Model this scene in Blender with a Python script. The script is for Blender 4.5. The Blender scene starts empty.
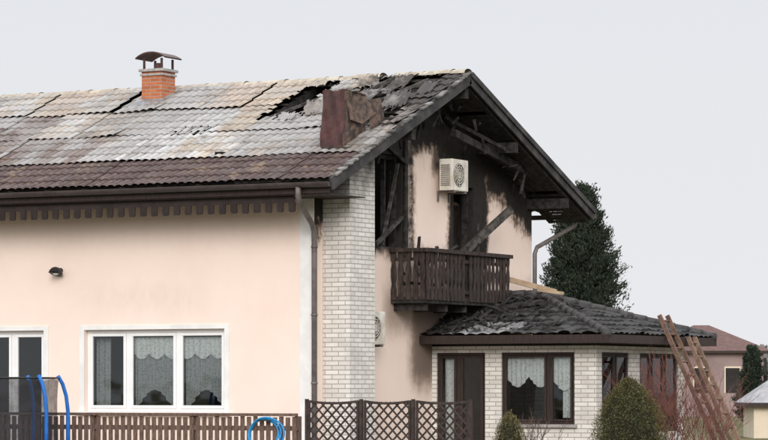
import bpy, math, random
import numpy as np
from mathutils import Vector, Matrix
random.seed(7); rng=np.random.default_rng(7)
R=math.radians
scene=bpy.context.scene
COL=scene.collection

# ---------------------------------------------------------------- materials
class N:
    def __init__(s,name):
        s.m=bpy.data.materials.new(name); s.m.use_nodes=True
        s.t=s.m.node_tree; s.t.nodes.clear()
        s.out=s.t.nodes.new('ShaderNodeOutputMaterial')
    def new(s,typ,**k):
        n=s.t.nodes.new(typ)
        for a,b in k.items(): setattr(n,a,b)
        return n
    def link(s,a,b): s.t.links.new(a,b)
    def put(s,sock,v):
        if isinstance(v,bpy.types.NodeSocket): s.link(v,sock)
        elif v is not None:
            if isinstance(v,(tuple,list)) and len(v)==3 and sock.type=='RGBA': v=(*v,1)
            sock.default_value=v
    def math(s,op,a,b=None,c=None,clamp=False):
        n=s.new('ShaderNodeMath',operation=op); n.use_clamp=clamp
        s.put(n.inputs[0],a)
        if b is not None: s.put(n.inputs[1],b)
        if c is not None: s.put(n.inputs[2],c)
        return n.outputs[0]
    def mix(s,f,a,b,mode='MIX'):
        n=s.new('ShaderNodeMix',data_type='RGBA',blend_type=mode)
        s.put(n.inputs[0],f); s.put(n.inputs[6],a); s.put(n.inputs[7],b)
        return n.outputs[2]
    def sstep(s,v,a,b,lo=0.,hi=1.):
        n=s.new('ShaderNodeMapRange',interpolation_type='SMOOTHSTEP')
        s.put(n.inputs[0],v); s.put(n.inputs[1],a); s.put(n.inputs[2],b); s.put(n.inputs[3],lo); s.put(n.inputs[4],hi)
        return n.outputs[0]
    def noise(s,scale,detail=4,vec=None,rough=.6):
        n=s.new('ShaderNodeTexNoise'); n.inputs['Scale'].default_value=scale
        n.inputs['Detail'].default_value=detail; n.inputs['Roughness'].default_value=rough
        s.link(vec if vec is not None else s.pos(),n.inputs['Vector'])
        return n.outputs['Fac']
    def pos(s):
        if not hasattr(s,'_p'):
            g=s.new('ShaderNodeNewGeometry'); s._p=g.outputs['Position']
        return s._p
    def xyz(s):
        n=s.new('ShaderNodeSeparateXYZ'); s.link(s.pos(),n.inputs[0]); return n.outputs
    def comb(s,x,y,z):
        n=s.new('ShaderNodeCombineXYZ'); s.put(n.inputs[0],x); s.put(n.inputs[1],y); s.put(n.inputs[2],z); return n.outputs[0]
    def vscale(s,v):
        n=s.new('ShaderNodeVectorMath',operation='MULTIPLY'); s.link(s.pos(),n.inputs[0]); n.inputs[1].default_value=v; return n.outputs[0]
    def bump(s,h,strength=.3,dist=.01):
        n=s.new('ShaderNodeBump'); n.inputs['Strength'].default_value=strength; n.inputs['Distance'].default_value=dist
        s.link(h,n.inputs['Height']); return n.outputs[0]
    def bsdf(s,col,rough=.8,metal=0.,normal=None,spec=.3):
        b=s.new('ShaderNodeBsdfPrincipled'); s.put(b.inputs['Base Color'],col); s.put(b.inputs['Roughness'],rough)
        b.inputs['Metallic'].default_value=metal; b.inputs['Specular IOR Level'].default_value=spec
        if normal is not None: s.link(normal,b.inputs['Normal'])
        s.link(b.outputs[0],s.out.inputs[0]); s.b=b; return b

def simple(name,c1,c2=None,scale=6,rough=.8,bump=.2,bd=.01,stretch=None,metal=0,spec=.3):
    n=N(name); v=n.vscale(stretch) if stretch else None
    f=n.noise(scale,5,v); c2=c2 or tuple(x*.65 for x in c1)
    f2=n.sstep(f,.35,.65)
    n.bsdf(n.mix(f2,c1,c2),rough,metal,n.bump(n.noise(scale*5,4,v),bump,bd),spec)
    return n.m

M_white=simple('white_paint',(.80,.79,.77),(.72,.70,.68),3,.5,.05)
M_upvc=simple('white_window_frame',(.84,.84,.84),(.78,.78,.78),2,.35,.03)
M_char=simple('charred_wood',(.012,.011,.011),(.045,.04,.037),9,.85,.8,.02)
M_soot=simple('sooty_interior',(.006,.006,.006),(.014,.013,.012),5,.95,.5,.02)
M_ash=simple('ash_grey_burnt_wood',(.10,.09,.08),(.03,.027,.025),8,.85,.6,.015)
M_brown=simple('dark_brown_wood',(.040,.025,.022),(.024,.016,.014),5,.6,.3,.005,(6,6,1))
M_gutter=simple('brown_gutter_metal',(.070,.056,.054),(.05,.04,.038),5,.45,.05)
M_pipe=simple('grey_brown_downpipe',(.16,.14,.135),(.11,.095,.09),6,.4,.05)
M_fence=simple('weathered_fence_wood',(.19,.125,.095),(.08,.05,.04),7,.8,.4,.006,(8,8,1))
M_lattice=simple('dark_lattice_wood',(.055,.038,.034),(.03,.022,.02),8,.75,.3,.005)
M_tan=simple('pale_timber',(.42,.31,.2),(.3,.21,.14),4,.75,.3,.005)
M_oldwood=simple('grey_brown_ladder_wood',(.20,.12,.085),(.10,.06,.045),6,.8,.3,.005)
M_sheetmetal=simple('scorched_brown_sheet_metal',(.10,.045,.042),(.055,.03,.03),4,.45,.1,.01,None,.2)
M_rust=simple('scorched_rusty_metal',(.15,.10,.075),(.04,.03,.027),7,.7,.4,.01)
M_concrete=simple('concrete',(.4,.38,.36),(.28,.26,.25),8,.85,.3)
M_blue=simple('blue_foam',(.012,.15,.52),(.01,.11,.42),8,.5,.1)
M_ac=simple('cream_ac_casing',(.74,.71,.64),(.52,.47,.40),4,.45,.05)
M_dark=simple('dark_interior',(.035,.03,.028),(.02,.018,.017),2,.9,.1)
M_black=simple('black_plastic',(.02,.02,.02),(.03,.03,.03),4,.5,.05)
M_ridge=simple('pale_ridge_cap',(.50,.45,.37),(.33,.28,.22),5,.6,.3)
M_flash=simple('grey_flashing',(.33,.34,.35),(.2,.2,.2),5,.4,.1,.01,None,.4)

def stucco():
    n=N('pink_stucco_with_soot'); x,y,z=n.xyz()
    nz=n.noise(1.6,6); nf=n.noise(7,6,None,.7); streak=n.noise(3.2,5,n.vscale((1,1.7,.55)))
    ay=n.math('ABSOLUTE',n.math('SUBTRACT',y,4.35))
    zr=n.math('SUBTRACT',7.55,n.math('MULTIPLY',ay,.428))
    d=n.math('SUBTRACT',zr,z)
    thr=n.sstep(y,4.4,7.6,1.08,.60)
    nn=n.math('ADD',n.math('MULTIPLY',n.math('SUBTRACT',nz,.5),1.1),n.math('MULTIPLY',n.math('SUBTRACT',nf,.5),.7))
    nn=n.math('ADD',nn,n.math('MULTIPLY',n.math('SUBTRACT',streak,.5),.6))
    q=n.math('SUBTRACT',n.math('ADD',thr,nn),d)
    f1=n.sstep(q,-.6,.26)
    def halo(y0,y1,z0,z1,w,amt):
        a=n.math('MAXIMUM',n.math('SUBTRACT',n.math('ABSOLUTE',n.math('SUBTRACT',y,(y0+y1)/2)),(y1-y0)/2),0)
        b=n.math('MAXIMUM',n.math('SUBTRACT',n.math('ABSOLUTE',n.math('SUBTRACT',z,(z0+z1)/2)),(z1-z0)/2),0)
        dd=n.math('SQRT',n.math('ADD',n.math('MULTIPLY',a,a),n.math('MULTIPLY',b,b)))
        dd=n.math('SUBTRACT',dd,n.math('MULTIPLY',nn,.4))
        return n.math('MULTIPLY',n.sstep(dd,-.02,w,1,0),amt)
    f=f1
    for h in ((1.75,3.55,4.5,6.8,.55,1),(5.5,6.75,3.6,6.3,.40,1),(3.0,5.0,3.1,3.3,.8,.36),(4.0,4.9,2.1,3.2,.7,.5),(6.0,9,3.5,3.7,.5,.22),(4.7,5.5,6.0,6.4,.35,.6),(3.3,6.2,3.5,4.2,.4,.42)):
        f=n.math('MAXIMUM',f,halo(*h))
    gm=n.math('MULTIPLY',n.math('GREATER_THAN',x,-.31),n.math('GREATER_THAN',y,.02))
    f=n.math('MULTIPLY',f,gm)
    base=n.mix(n.sstep(n.noise(.7,4),.35,.7),(.86,.705,.62),(.82,.665,.58))
    sx=n.sstep(n.math('ABSOLUTE',n.math('SUBTRACT',x,-3.5)),.7,1.8,1,0)
    sz=n.sstep(n.math('ABSOLUTE',n.math('SUBTRACT',z,3.33)),.05,.45,1,0)
    drip=n.noise(3,6,n.vscale((1.6,1.6,.8)),.7)
    st=n.math('MULTIPLY',n.math('MULTIPLY',sx,sz),n.sstep(drip,.3,.7,.04,.22))
    base=n.mix(st,base,(.52,.42,.36))
    base=n.mix(n.math('MULTIPLY',n.sstep(drip,.5,.8),.08),base,(.55,.44,.38))
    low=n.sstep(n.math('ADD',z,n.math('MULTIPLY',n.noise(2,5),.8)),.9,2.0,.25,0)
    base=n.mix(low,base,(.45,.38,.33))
    base=n.mix(n.sstep(f,.03,.5),base,(.36,.265,.215))
    base=n.mix(n.sstep(f,.28,.75),base,n.mix(nf,(.010,.009,.009),(.05,.044,.04)))
    bu=n.noise(70,3)
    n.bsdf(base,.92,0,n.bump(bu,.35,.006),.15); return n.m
M_pink=stucco()

def brick(name,c1,c2,mortar,bw,rh,ms,soot=False):
    n=N(name); x,y,z=n.xyz()
    v=n.comb(n.math('ADD',x,y),z,0)
    b=n.new('ShaderNodeTexBrick'); n.link(v,b.inputs['Vector'])
    b.inputs['Scale'].default_value=1; b.inputs['Brick Width'].default_value=bw; b.inputs['Row Height'].default_value=rh
    b.inputs['Mortar Size'].default_value=ms; b.inputs['Mortar Smooth'].default_value=.3; b.inputs['Bias'].default_value=0
    b.inputs['Color1'].default_value=(*c1,1); b.inputs['Color2'].default_value=(*c2,1); b.inputs['Mortar'].default_value=(*mortar,1)
    nz=n.noise(3,6); col=n.mix(n.sstep(nz,.4,.75,0,.4),b.outputs['Color'],tuple(k*.55 for k in c1))
    if soot:
        s=n.sstep(n.math('ADD',z,n.math('MULTIPLY',nz,1.6)),5.5,7.0); col=n.mix(s,col,(.03,.027,.025))
    h=n.math('ADD',n.math('MULTIPLY',b.outputs['Fac'],-1),n.math('MULTIPLY',n.noise(40,4),.5))
    n.bsdf(col,.85,0,n.bump(h,.6,.012),.2); return n.m
M_wbrick=brick('white_brick',(.76,.73,.69),(.62,.59,.55),(.36,.34,.31),.27,.082,.009,True)
M_obrick=brick('orange_brick',(.55,.17,.07),(.38,.11,.05),(.35,.29,.24),.22,.07,.010)

def sheetmat():
    n=N('burnt_roof_sheets'); x,y,z=n.xyz()
    a=n.new('ShaderNodeVertexColor'); a.layer_name='Col'; c=a.outputs[0]
    r=n.noise(1.1,7,n.vscale((1.4,1,1)),.72)
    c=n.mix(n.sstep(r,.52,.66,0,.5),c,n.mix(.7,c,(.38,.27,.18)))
    r2=n.noise(2.1,7,n.vscale((1.8,.8,.8)),.72)
    c=n.mix(n.sstep(r2,.47,.70,0,.68),c,(.13,.105,.095))
    g=n.noise(11,6,None,.7); c=n.mix(n.sstep(g,.52,.72,0,.4),c,n.mix(.5,c,(.5,.49,.48)))
    g2=n.noise(17,5,None,.7); c=n.mix(n.sstep(g2,.52,.70,0,.6),c,(.07,.058,.052))
    # soft grey ash that ignores the sheet joints
    g3=n.noise(.8,6,n.vscale((1,1.6,1)),.65); up=n.sstep(y,.6,1.6)
    c=n.mix(n.math('MULTIPLY',n.sstep(g3,.42,.6,0,.5),up),c,(.33,.32,.31))
    hx=n.sstep(x,-3.2,.3); hy=n.sstep(y,.2,3.2,.25,1)
    ch=n.math('ADD',n.math('MULTIPLY',hx,hy),n.math('MULTIPLY',n.math('SUBTRACT',n.noise(2.6,7,None,.75),.5),2.0))
    c=n.mix(n.sstep(ch,.45,.98,0,.9),c,(.034,.029,.027))
    n.bsdf(c,.68,0,n.bump(n.noise(30,4),.35,.01),.25); return n.m
M_sheet=sheetmat()
def leafmat(name):
    n=N(name); a=n.new('ShaderNodeVertexColor'); a.layer_name='Col'
    n.bsdf(n.mix(n.sstep(n.noise(1.5,4),.3,.75,0,.3),a.outputs[0],(.03,.035,.02)),.8,0,None,.12); return n.m
M_leaf=leafmat('foliage_needles')

def tiles_ext():
    n=N('dark_concrete_tiles_with_ash'); x,y,z=n.xyz()
    a=n.new('ShaderNodeVertexColor'); a.layer_name='Col'
    f=n.noise(1.3,7,None,.78); g=n.noise(12,6,None,.7)
    near=n.math('MULTIPLY',n.sstep(y,4.65,5.1,1,0),n.sstep(n.math('ABSOLUTE',n.math('SUBTRACT',x,1.25)),.45,.95,1,0))
    m=n.math('ADD',n.math('MULTIPLY',n.math('SUBTRACT',f,.5),1.5),n.math('ADD',n.math('MULTIPLY',n.math('SUBTRACT',g,.5),1.4),n.math('MULTIPLY',near,.55)))
    wallsoot=n.sstep(x,.1,2.4,1,0)
    base=n.mix(n.math('MULTIPLY',wallsoot,.7),a.outputs[0],(.018,.016,.016))
    c=n.mix(n.sstep(m,.30,.62,0,.8),base,(.36,.36,.36))
    n.bsdf(c,.75,0,n.bump(g,.4,.012),.25); return n.m
M_tiles=tiles_ext()

def glass():
    n=N('window_glass'); t=n.new('ShaderNodeBsdfTransparent'); t.inputs[0].default_value=(.88,.90,.90,1)
    g=n.new('ShaderNodeBsdfGlossy'); g.inputs['Roughness'].default_value=.03; g.inputs[0].default_value=(.85,.88,.9,1)
    l=n.new('ShaderNodeFresnel'); l.inputs[0].default_value=1.45
    w=n.bump(n.noise(1.2,2),.08,.05); n.link(w,g.inputs['Normal'])
    m=n.new('ShaderNodeMixShader'); n.link(l.outputs[0],m.inputs[0]); n.link(t.outputs[0],m.inputs[1]); n.link(g.outputs[0],m.inputs[2])
    n.link(m.outputs[0],n.out.inputs[0]); return n.m
M_glass=glass()
def lace(name,col,dens,sc=22):
    n=N(name); x,y,z=n.xyz(); v=n.comb(n.math('ADD',x,y),z,0)
    vo=n.new('ShaderNodeTexVoronoi'); vo.inputs['Scale'].default_value=sc; n.link(v,vo.inputs['Vector'])
    f=n.sstep(vo.outputs['Distance'],.15,.55,dens,1)
    d=n.new('ShaderNodeBsdfDiffuse'); d.inputs[0].default_value=(*col,1)
    tl=n.new('ShaderNodeBsdfTranslucent'); tl.inputs[0].default_value=(*col,1)
    mm=n.new('ShaderNodeMixShader'); mm.inputs[0].default_value=.2; n.link(d.outputs[0],mm.inputs[1]); n.link(tl.outputs[0],mm.inputs[2])
    t=n.new('ShaderNodeBsdfTransparent'); m=n.new('ShaderNodeMixShader'); n.link(f,m.inputs[0]); n.link(t.outputs[0],m.inputs[1]); n.link(mm.outputs[0],m.inputs[2])
    n.link(m.outputs[0],n.out.inputs[0]); return n.m
M_lace=lace('lace_curtain',(.85,.85,.83),.70)
M_lace2=lace('sheer_curtain',(.42,.43,.43),.62,30)
def net():
    n=N('trampoline_net'); d=n.new('ShaderNodeBsdfDiffuse'); d.inputs[0].default_value=(.045,.045,.05,1)
    t=n.new('ShaderNodeBsdfTransparent'); m=n.new('ShaderNodeMixShader')
    n.link(n.sstep(n.noise(6,3),.3,.7,.42,.60),m.inputs[0]); n.link(t.outputs[0],m.inputs[1]); n.link(d.outputs[0],m.inputs[2])
    n.link(m.outputs[0],n.out.inputs[0]); return n.m
M_net=net()
def ground():
    n=N('winter_lawn'); a=n.noise(.25,6); b=n.noise(9,6)
    c=n.mix(n.sstep(a,.35,.65),(.10,.10,.045),(.17,.14,.08)); c=n.mix(n.sstep(b,.4,.7,0,.6),c,(.05,.055,.025))
    n.bsdf(c,.95,0,n.bump(b,.6,.05),.1); return n.m
M_ground=ground()

# ---------------------------------------------------------------- geometry helpers
def link(o,parent=None):
    COL.objects.link(o)
    if parent is not None: o.parent=parent
    return o
def empty(name):
    e=bpy.data.objects.new(name,None); e.empty_display_size=.3; return link(e)
def mesh(name,V,F,m,parent=None,smooth=False,cols=None):
    me=bpy.data.meshes.new(name); me.from_pydata([tuple(v) for v in V],[],[tuple(f) for f in F]); me.update()
    for mm in (m if isinstance(m,(list,tuple)) else [m]): me.materials.append(mm)
    if smooth: me.polygons.foreach_set('use_smooth',[True]*len(me.polygons))
    if cols is not None:
        ca=me.color_attributes.new('Col','FLOAT_COLOR','POINT')
        c=np.ones((len(V),4),dtype=np.float32); c[:,:3]=np.asarray(cols); ca.data.foreach_set('color',c.ravel())
    return link(bpy.data.objects.new(name,me),parent)
BF=[(0,3,2,1),(4,5,6,7),(0,1,5,4),(1,2,6,5),(2,3,7,6),(3,0,4,7)]
class G:
    def __init__(s): s.V=[];s.F=[];s.C=[]
    def add(s,V,F,c=None):
        o=len(s.V); s.V+= [tuple(v) for v in V]; s.F+=[tuple(i+o for i in f) for f in F]
        s.C+=[c or (1,1,1)]*len(V)
    def box(s,x0,x1,y0,y1,z0,z1):
        s.add([(x0,y0,z0),(x1,y0,z0),(x1,y1,z0),(x0,y1,z0),(x0,y0,z1),(x1,y0,z1),(x1,y1,z1),(x0,y1,z1)],BF); return s
    def beam(s,p,q,w,h,up=(0,0,1),jit=0):
        p=Vector(p);q=Vector(q);d=(q-p).normalized();u=Vector(up)
        a=d.cross(u)
        if a.length<1e-4: a=d.cross(Vector((1,0,0)))
        a.normalize(); b=a.cross(d).normalized()
        V=[]
        for e in (p,q):
            for sx,sy in ((-1,-1),(1,-1),(1,1),(-1,1)):
                V.append(e+a*sx*w/2+b*sy*h/2+Vector([random.uniform(-jit,jit) for _ in range(3)]))
        s.add(V,BF); return s
    def tube(s,pts,r,n=10,caps=True):
        pts=[Vector(p) for p in pts]; rs=r if isinstance(r,(list,tuple)) else [r]*len(pts); V=[];F=[]
        prev=None
        for i,p in enumerate(pts):
            d=(pts[min(i+1,len(pts)-1)]-pts[max(i-1,0)]).normalized()
            a=prev if prev is not None else (Vector((0,0,1)) if abs(d.z)<.9 else Vector((1,0,0)))
            a=(a-d*a.dot(d)).normalized(); b=d.cross(a); prev=a
            for k in range(n):
                t=2*math.pi*k/n; V.append(p+(a*math.cos(t)+b*math.sin(t))*rs[i])
        for i in range(len(pts)-1):
            for k in range(n): F.append((i*n+k,i*n+(k+1)%n,(i+1)*n+(k+1)%n,(i+1)*n+k))
        if caps: F.append(tuple(range(n))[::-1]); F.append(tuple((len(pts)-1)*n+k for k in range(n)))
        s.add(V,F); return s
    def done(s,name,m,parent=None,smooth=False,bev=0,cols=False):
        o=mesh(name,s.V,s.F,m,parent,smooth,s.C if cols else None)
        if bev:
            b=o.modifiers.new('bev','BEVEL'); b.width=bev; b.segments=2; b.limit_method='ANGLE'
        return o
def box(name,x0,x1,y0,y1,z0,z1,m,parent=None,bev=0): return G().box(x0,x1,y0,y1,z0,z1).done(name,m,parent,bev=bev)
def inpoly(x,y,P):
    c=False;j=len(P)-1
    for i in range(len(P)):
        if (P[i][1]>y)!=(P[j][1]>y) and x<(P[j][0]-P[i][0])*(y-P[i][1])/(P[j][1]-P[i][1])+P[i][0]: c=not c
        j=i
    return c

# ---------------------------------------------------------------- the house (frame: long wall y=0, gable wall x=0)
H=empty('burned_house')
YA=4.35; ZA=7.61; YE=-1.0; ZE=5.32; SL=(ZA-ZE)/(YA-YE); YF=10.0
def zr(y): return ZA-SL*abs(y-YA) if y<YA else ZA-(ZA-ZE)/(YF-YA)*(y-YA)

def wall(name,axis,pos,th,cols,openings,top,zb,m):
    g=G(); cuts=sorted(set(cols+[o[0] for o in openings]+[o[1] for o in openings]))
    for a,b in zip(cuts[:-1],cuts[1:]):
        mid=(a+b)/2; ops=sorted([(o[2],o[3]) for o in openings if o[0]<mid<o[1]])
        segs=[];z=zb
        for o in ops: segs.append((z,z,o[0],o[0])); z=o[1]
        segs.append((z,z,top(a),top(b)))
        for z0a,z0b,z1a,z1b in segs:
            if axis=='y': V=[(a,pos,z0a),(b,pos,z0b),(b,pos+th,z0b),(a,pos+th,z0a),(a,pos,z1a),(b,pos,z1b),(b,pos+th,z1b),(a,pos+th,z1a)]
            else: V=[(pos-th,a,z0a),(pos,a,z0a),(pos,b,z0b),(pos-th,b,z0b),(pos-th,a,z1a),(pos,a,z1a),(pos,b,z1b),(pos-th,b,z1b)]
            g.add(V,BF)
    return g.done(name,m,H)

W1=(-4.81,-1.81,1.30,2.80); D1=(-7.3,-5.70,.35,2.80)
wall('front_wall','y',0,.3,[-14,-10,0],[W1,D1],lambda x:5.45,0,M_pink)
O1=(1.75,3.35,4.34,6.05); O2=(5.5,6.35,3.45,5.62)
wall('gable_wall','x',0,.3,[.3,YA,9.0],[O1,O2],lambda y:zr(y)-.16,0,M_pink)
box('back_wall',-14,-.3,8.7,9.0,0,5.45,M_pink,H)
wall('far_gable_wall','x',-13.7,.3,[.3,YA,8.7],[],lambda y:zr(y)-.16,0,M_pink)
box('ground_floor_slab',-13.7,-.3,.3,8.7,.05,.3,M_dark,H)
box('upper_floor_slab',-13.7,-.3,.3,8.7,3.15,3.4,M_soot,H)
box('attic_floor',-13.7,-2.2,.3,8.7,5.2,5.3,M_soot,H)
box('charred_partition',-2.2,-2.05,.3,8.7,3.4,6.0,M_soot,H)
box('charred_cross_partition',-2.04,-.31,4.4,4.5,3.401,6.2,M_soot,H)
box('inner_partition',-13.7,-.3,3.0,3.15,.3,3.15,M_dark,H)
box('corner_trim_front',-.26,.004,-.012,-.001,.5,5.1,M_white,H)
box('corner_trim_side',.0045,.016,-.012,.33,.5,5.2,M_pink,H)
box('plinth',-13.9,.03,-.03,-.001,0,.5,M_concrete,H)

# --- windows
def mapper(axis,pos):
    if axis=='y': return lambda a0,a1,d0,d1,z0,z1:(a0,a1,pos+d0,pos+d1,z0,z1)
    return lambda a0,a1,d0,d1,z0,z1:(pos-d1,pos-d0,a0,a1,z0,z1)
def window(name,axis,pos,a0,a1,z0,z1,sashes,fm,parent,fw=.05,d=.10,sash=.055):
    mp=mapper(axis,pos); g=G(); gl=G(); e=.002
    g.box(*mp(a0+e,a1-e,d,d+.07,z1-fw,z1-e)); g.box(*mp(a0+e,a1-e,d,d+.07,z0+e,z0+fw))
    edges=[a0]+[s for s in sashes]+[a1]
    g.box(*mp(a0+e,a0+fw,d,d+.07,z0+fw,z1-fw)); g.box(*mp(a1-fw,a1-e,d,d+.07,z0+fw,z1-fw))
    for s in sashes: g.box(*mp(s-.04,s+.04,d,d+.07,z0+fw,z1-fw))
    for i in range(len(edges)-1):
        l=edges[i]+(fw if i==0 else .04)+.004; r=edges[i+1]-(fw if i==len(edges)-2 else .04)-.004
        b=z0+fw+.004; t=z1-fw-.004
        g.box(*mp(l,r,d-.015,d+.04,t-sash,t)); g.box(*mp(l,r,d-.015,d+.04,b,b+sash))
        g.box(*mp(l,l+sash,d-.015,d+.04,b+sash,t-sash)); g.box(*mp(r-sash,r,d-.015,d+.04,b+sash,t-sash))
        gl.box(*mp(l+sash,r-sash,d+.012,d+.018,b+sash,t-sash))
    o=g.done(name+'_frame',fm,parent,bev=.004); gl.done(name+'_glass',M_glass,parent); return o
def curtain(name,axis,pos,a0,a1,zt,bottom,m,parent,d=.2,amp=.02,freq=40):
    n=int((a1-a0)/.01); V=[];F=[];K=10
    for i in range(n+1):
        a=a0+(a1-a0)*i/n; u=i/n; zb=bottom(u)
        for k in range(K+1):
            z=zt+(zb-zt)*k/K; w=d+amp*math.sin(a*freq+1.5*math.sin(a*9))*(.4+.6*k/K)
            V.append((a,pos+w,z) if axis=='y' else (pos-w,a,z))
    for i in range(n):
        for k in range(K): F.append((i*(K+1)+k,(i+1)*(K+1)+k,(i+1)*(K+1)+k+1,i*(K+1)+k+1))
    mesh(name,V,F,m,parent,True)
window('front_window','y',0,*W1,[-3.92,-2.85],M_upvc,H,.06)
window('balcony_door','y',0,*D1,[-6.45],M_upvc,H,.06)
g=G(); t=.10
g.box(W1[0]-t,W1[1]+t,-.02,-.001,W1[3],W1[3]+t*.8); g.box(W1[0]-t,W1[0],-.02,-.001,W1[2],W1[3]); g.box(W1[1],W1[1]+t,-.02,-.001,W1[2],W1[3])
g.box(D1[0]-t,D1[1]+t,-.02,-.001,D1[3],D1[3]+t*.8); g.box(D1[1],D1[1]+t,-.02,-.001,.5,D1[3])
g.done('window_surrounds',M_white,H)
box('window_sill',W1[0]-.14,W1[1]+.14,-.12,.10,W1[2]-.05,W1[2]-.001,M_white,H,.008)
# sheer curtains: long at the sides, drawn up in a shallow curve with a straight hem
bot=lambda c:(lambda u:1.40+.30*math.cos(min(1,abs(u-c)/.38)*math.pi/2)**1.0)
curtain('front_curtain_middle','y',0,-3.86,-2.92,2.66,bot(.45),M_lace2,H,.24,.03,70)
curtain('front_curtain_right','y',0,-2.78,-1.9,2.66,bot(.5),M_lace2,H,.24,.03,70)
curtain('front_curtain_left','y',0,-4.74,-4.42,2.66,lambda u:1.36,M_lace2,H,.3,.03,60)
curtain('front_curtain_valance','y',0,-3.86,-1.9,2.66,lambda u:2.36-.10*abs(math.sin(u*math.pi*6)),M_lace,H,.205,.012,60)
# --- pillar
box('white_brick_flue',.0,.546,.357,1.291,0,6.0,M_wbrick,H)

# --- roof sheets
PAL=dict(B=(.080,.051,.047),R=(.112,.066,.058),G=(.33,.32,.31),L=(.44,.435,.425),T=(.40,.335,.265),P=(.39,.32,.265),C=(.04,.034,.031),M=(.22,.19,.165),
 D=(.19,.15,.135))
DUAL=dict(X=('D','G',.5),Y=('R','D',.55),Z=('L','T',.5),W=('M','G',.5),Q=('T','M',.6))
rows=["BBBBBBBBBBBBBBBB","WGGZLGXXYRRRRRRR","MWGTLGQZYGLZGTGG","CQGTPGWZPZWLPZGG"]
holes=[[(-2.45,.58),(-2.3,.96),(-1.65,.96),(-1.7,.8),(-1.35,.62)],[(-1.05,.78),(-1.1,.97),(-.3,.97),(-.45,.84)],[(-.05,.80),(-.2,.985),(.45,.985),(.66,.9),(.3,.78)],[(.05,.5),(.1,.62),(.55,.66),(.6,.5)],[(-3.9,.5),(-3.1,.505),(-3.1,.53),(-3.9,.52)],
 [(-.75,.58),(-.8,.74),(-.3,.78),(-.05,.66)]]
slen=math.hypot(YA-YE,ZA-ZE); cs=(YA-YE)/slen; sn=(ZA-ZE)/slen
def roofpt(x,s,h): return (x,YE+s*cs-h*sn,ZE+s*sn+h*cs)
V=[];F=[];C=[]
NR=4; rl=slen/NR; TP=.165
def h01(a,b): 
    v=math.sin(a*127.1+b*311.7)*43758.5453; return v-math.floor(v)
for r in range(NR):
    for c in range(15):
        x1=.9-c*1.0; x0=x1-1.03; key=rows[r][c]
        jx=random.uniform(-.04,.04) if r else 0
        s0=r*rl-(.1+random.uniform(0,.06) if r else 0); s1=(r+1)*rl-(.02 if r==3 else 0)
        lift=.012*r+random.uniform(0,.02)+.01*(c%2); tl=random.uniform(-.012,.012) if key not in 'BR' else 0
        curl=random.uniform(0,.07) if key in 'MCQW' else 0
        nc=44; ncourse=4; S=[]
        for k in range(ncourse):
            a=s0+(s1-s0)*k/ncourse; b=s0+(s1-s0)*(k+1)/ncourse
            S+= [(a,.022),(a+.02,.024),((a+b)/2,.012),(b-.002,0)]
        o=len(V); bright=random.uniform(.85,1.08)
        for si,(s,h) in enumerate(S):
            for i in range(nc+1):
                u=i/nc; x=x0+(x1-x0)*u
                w=.033*abs(math.sin(math.pi*(x+.03)/TP))**.8
                hh=lift+h+w+tl*(u-.5)*2+curl*(1-(si/len(S)))**3*(u**2)
                V.append(roofpt(x+(jx if 0<c else 0),s,hh))
                ti=math.floor((x+.03)/TP); ci=r*4+si//4; rv=h01(ti,ci)
                kk=key
                if r>0 and (u<.18 or u>.84) and rv>.5:
                    nb=rows[r][min(14,c+1)] if u<.18 else rows[r][max(0,c-1)]; kk=nb
                if kk in DUAL:
                    A,B,pb=DUAL[kk]; q=.5+.5*math.sin(ti*.9+ci*1.3)*math.sin(ti*.37-ci*.6); q=.6*q+.4*h01(ti*1.7+3,ci*2.3)
                    q=min(1,max(0,(q-(1-pb)+.25)*2)); base=np.array(PAL[B])*q+np.array(PAL[A])*(1-q)
                else: base=np.array(PAL[kk])
                crest=w/.033  # tile highlights painted into the colour: crests lighter than valleys
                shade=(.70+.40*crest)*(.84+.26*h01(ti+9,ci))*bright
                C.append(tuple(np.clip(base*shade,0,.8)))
        for si in range(len(S)-1):
            for i in range(nc):
                xm=x0+(x1-x0)*(i+.5)/nc; tm=(S[si][0]+S[si+1][0])/2/slen
                jt=.02*math.sin(xm*37)+.015*math.sin(xm*91+tm*50)
                if any(inpoly(xm+.05*math.sin(tm*140),tm+jt,P) for P in holes): continue
                a=o+si*(nc+1)+i; F.append((a,a+1,a+nc+2,a+nc+1))
for (fx,ft,fw_,fl,rot,key,tilt) in ((-1.25,.66,.6,.6,.25,'M',.10),(-.45,.72,.45,.5,-.35,'G',.14),(.25,.70,.5,.7,.2,'M',.10),(-.9,.90,.4,.35,.5,'T',.12),(-.15,.88,.4,.45,-.2,'Q',.12),(-2.1,.93,.4,.22,.15,'T',.05),(.55,.82,.3,.6,.1,'G',.05),(-1.7,.58,.4,.25,-.2,'G',.07),(-.1,.55,.6,.4,.3,'G',.08)):
    o=len(V); ni=24;nj=8; A,B=(DUAL[key][:2] if key in DUAL else (key,key))
    for j in range(nj+1):
        for i in range(ni+1):
            u=(i/ni-.5)*fw_; v=(j/nj-.5)*fl
            X=fx+u*math.cos(rot)-v*math.sin(rot); S_=ft*slen+u*math.sin(rot)+v*math.cos(rot)
            hh=.07+tilt*(.5+v/fl)+.08*(u/fw_)**2+.025*abs(math.sin(math.pi*u/TP))
            V.append(roofpt(X,S_,hh)); C.append(tuple(np.array(PAL[A if (i//6+j//3)%2 else B])*random.uniform(.75,1.)))
    for j in range(nj):
        for i in range(ni):
            if (i in (0,ni-1) or j in (0,nj-1)) and h01(i+fx,j)>.6: continue
            a=o+j*(ni+1)+i; F.append((a,a+1,a+ni+2,a+ni+1))
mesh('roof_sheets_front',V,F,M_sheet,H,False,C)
V=[];F=[];C=[];nx=400
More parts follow.
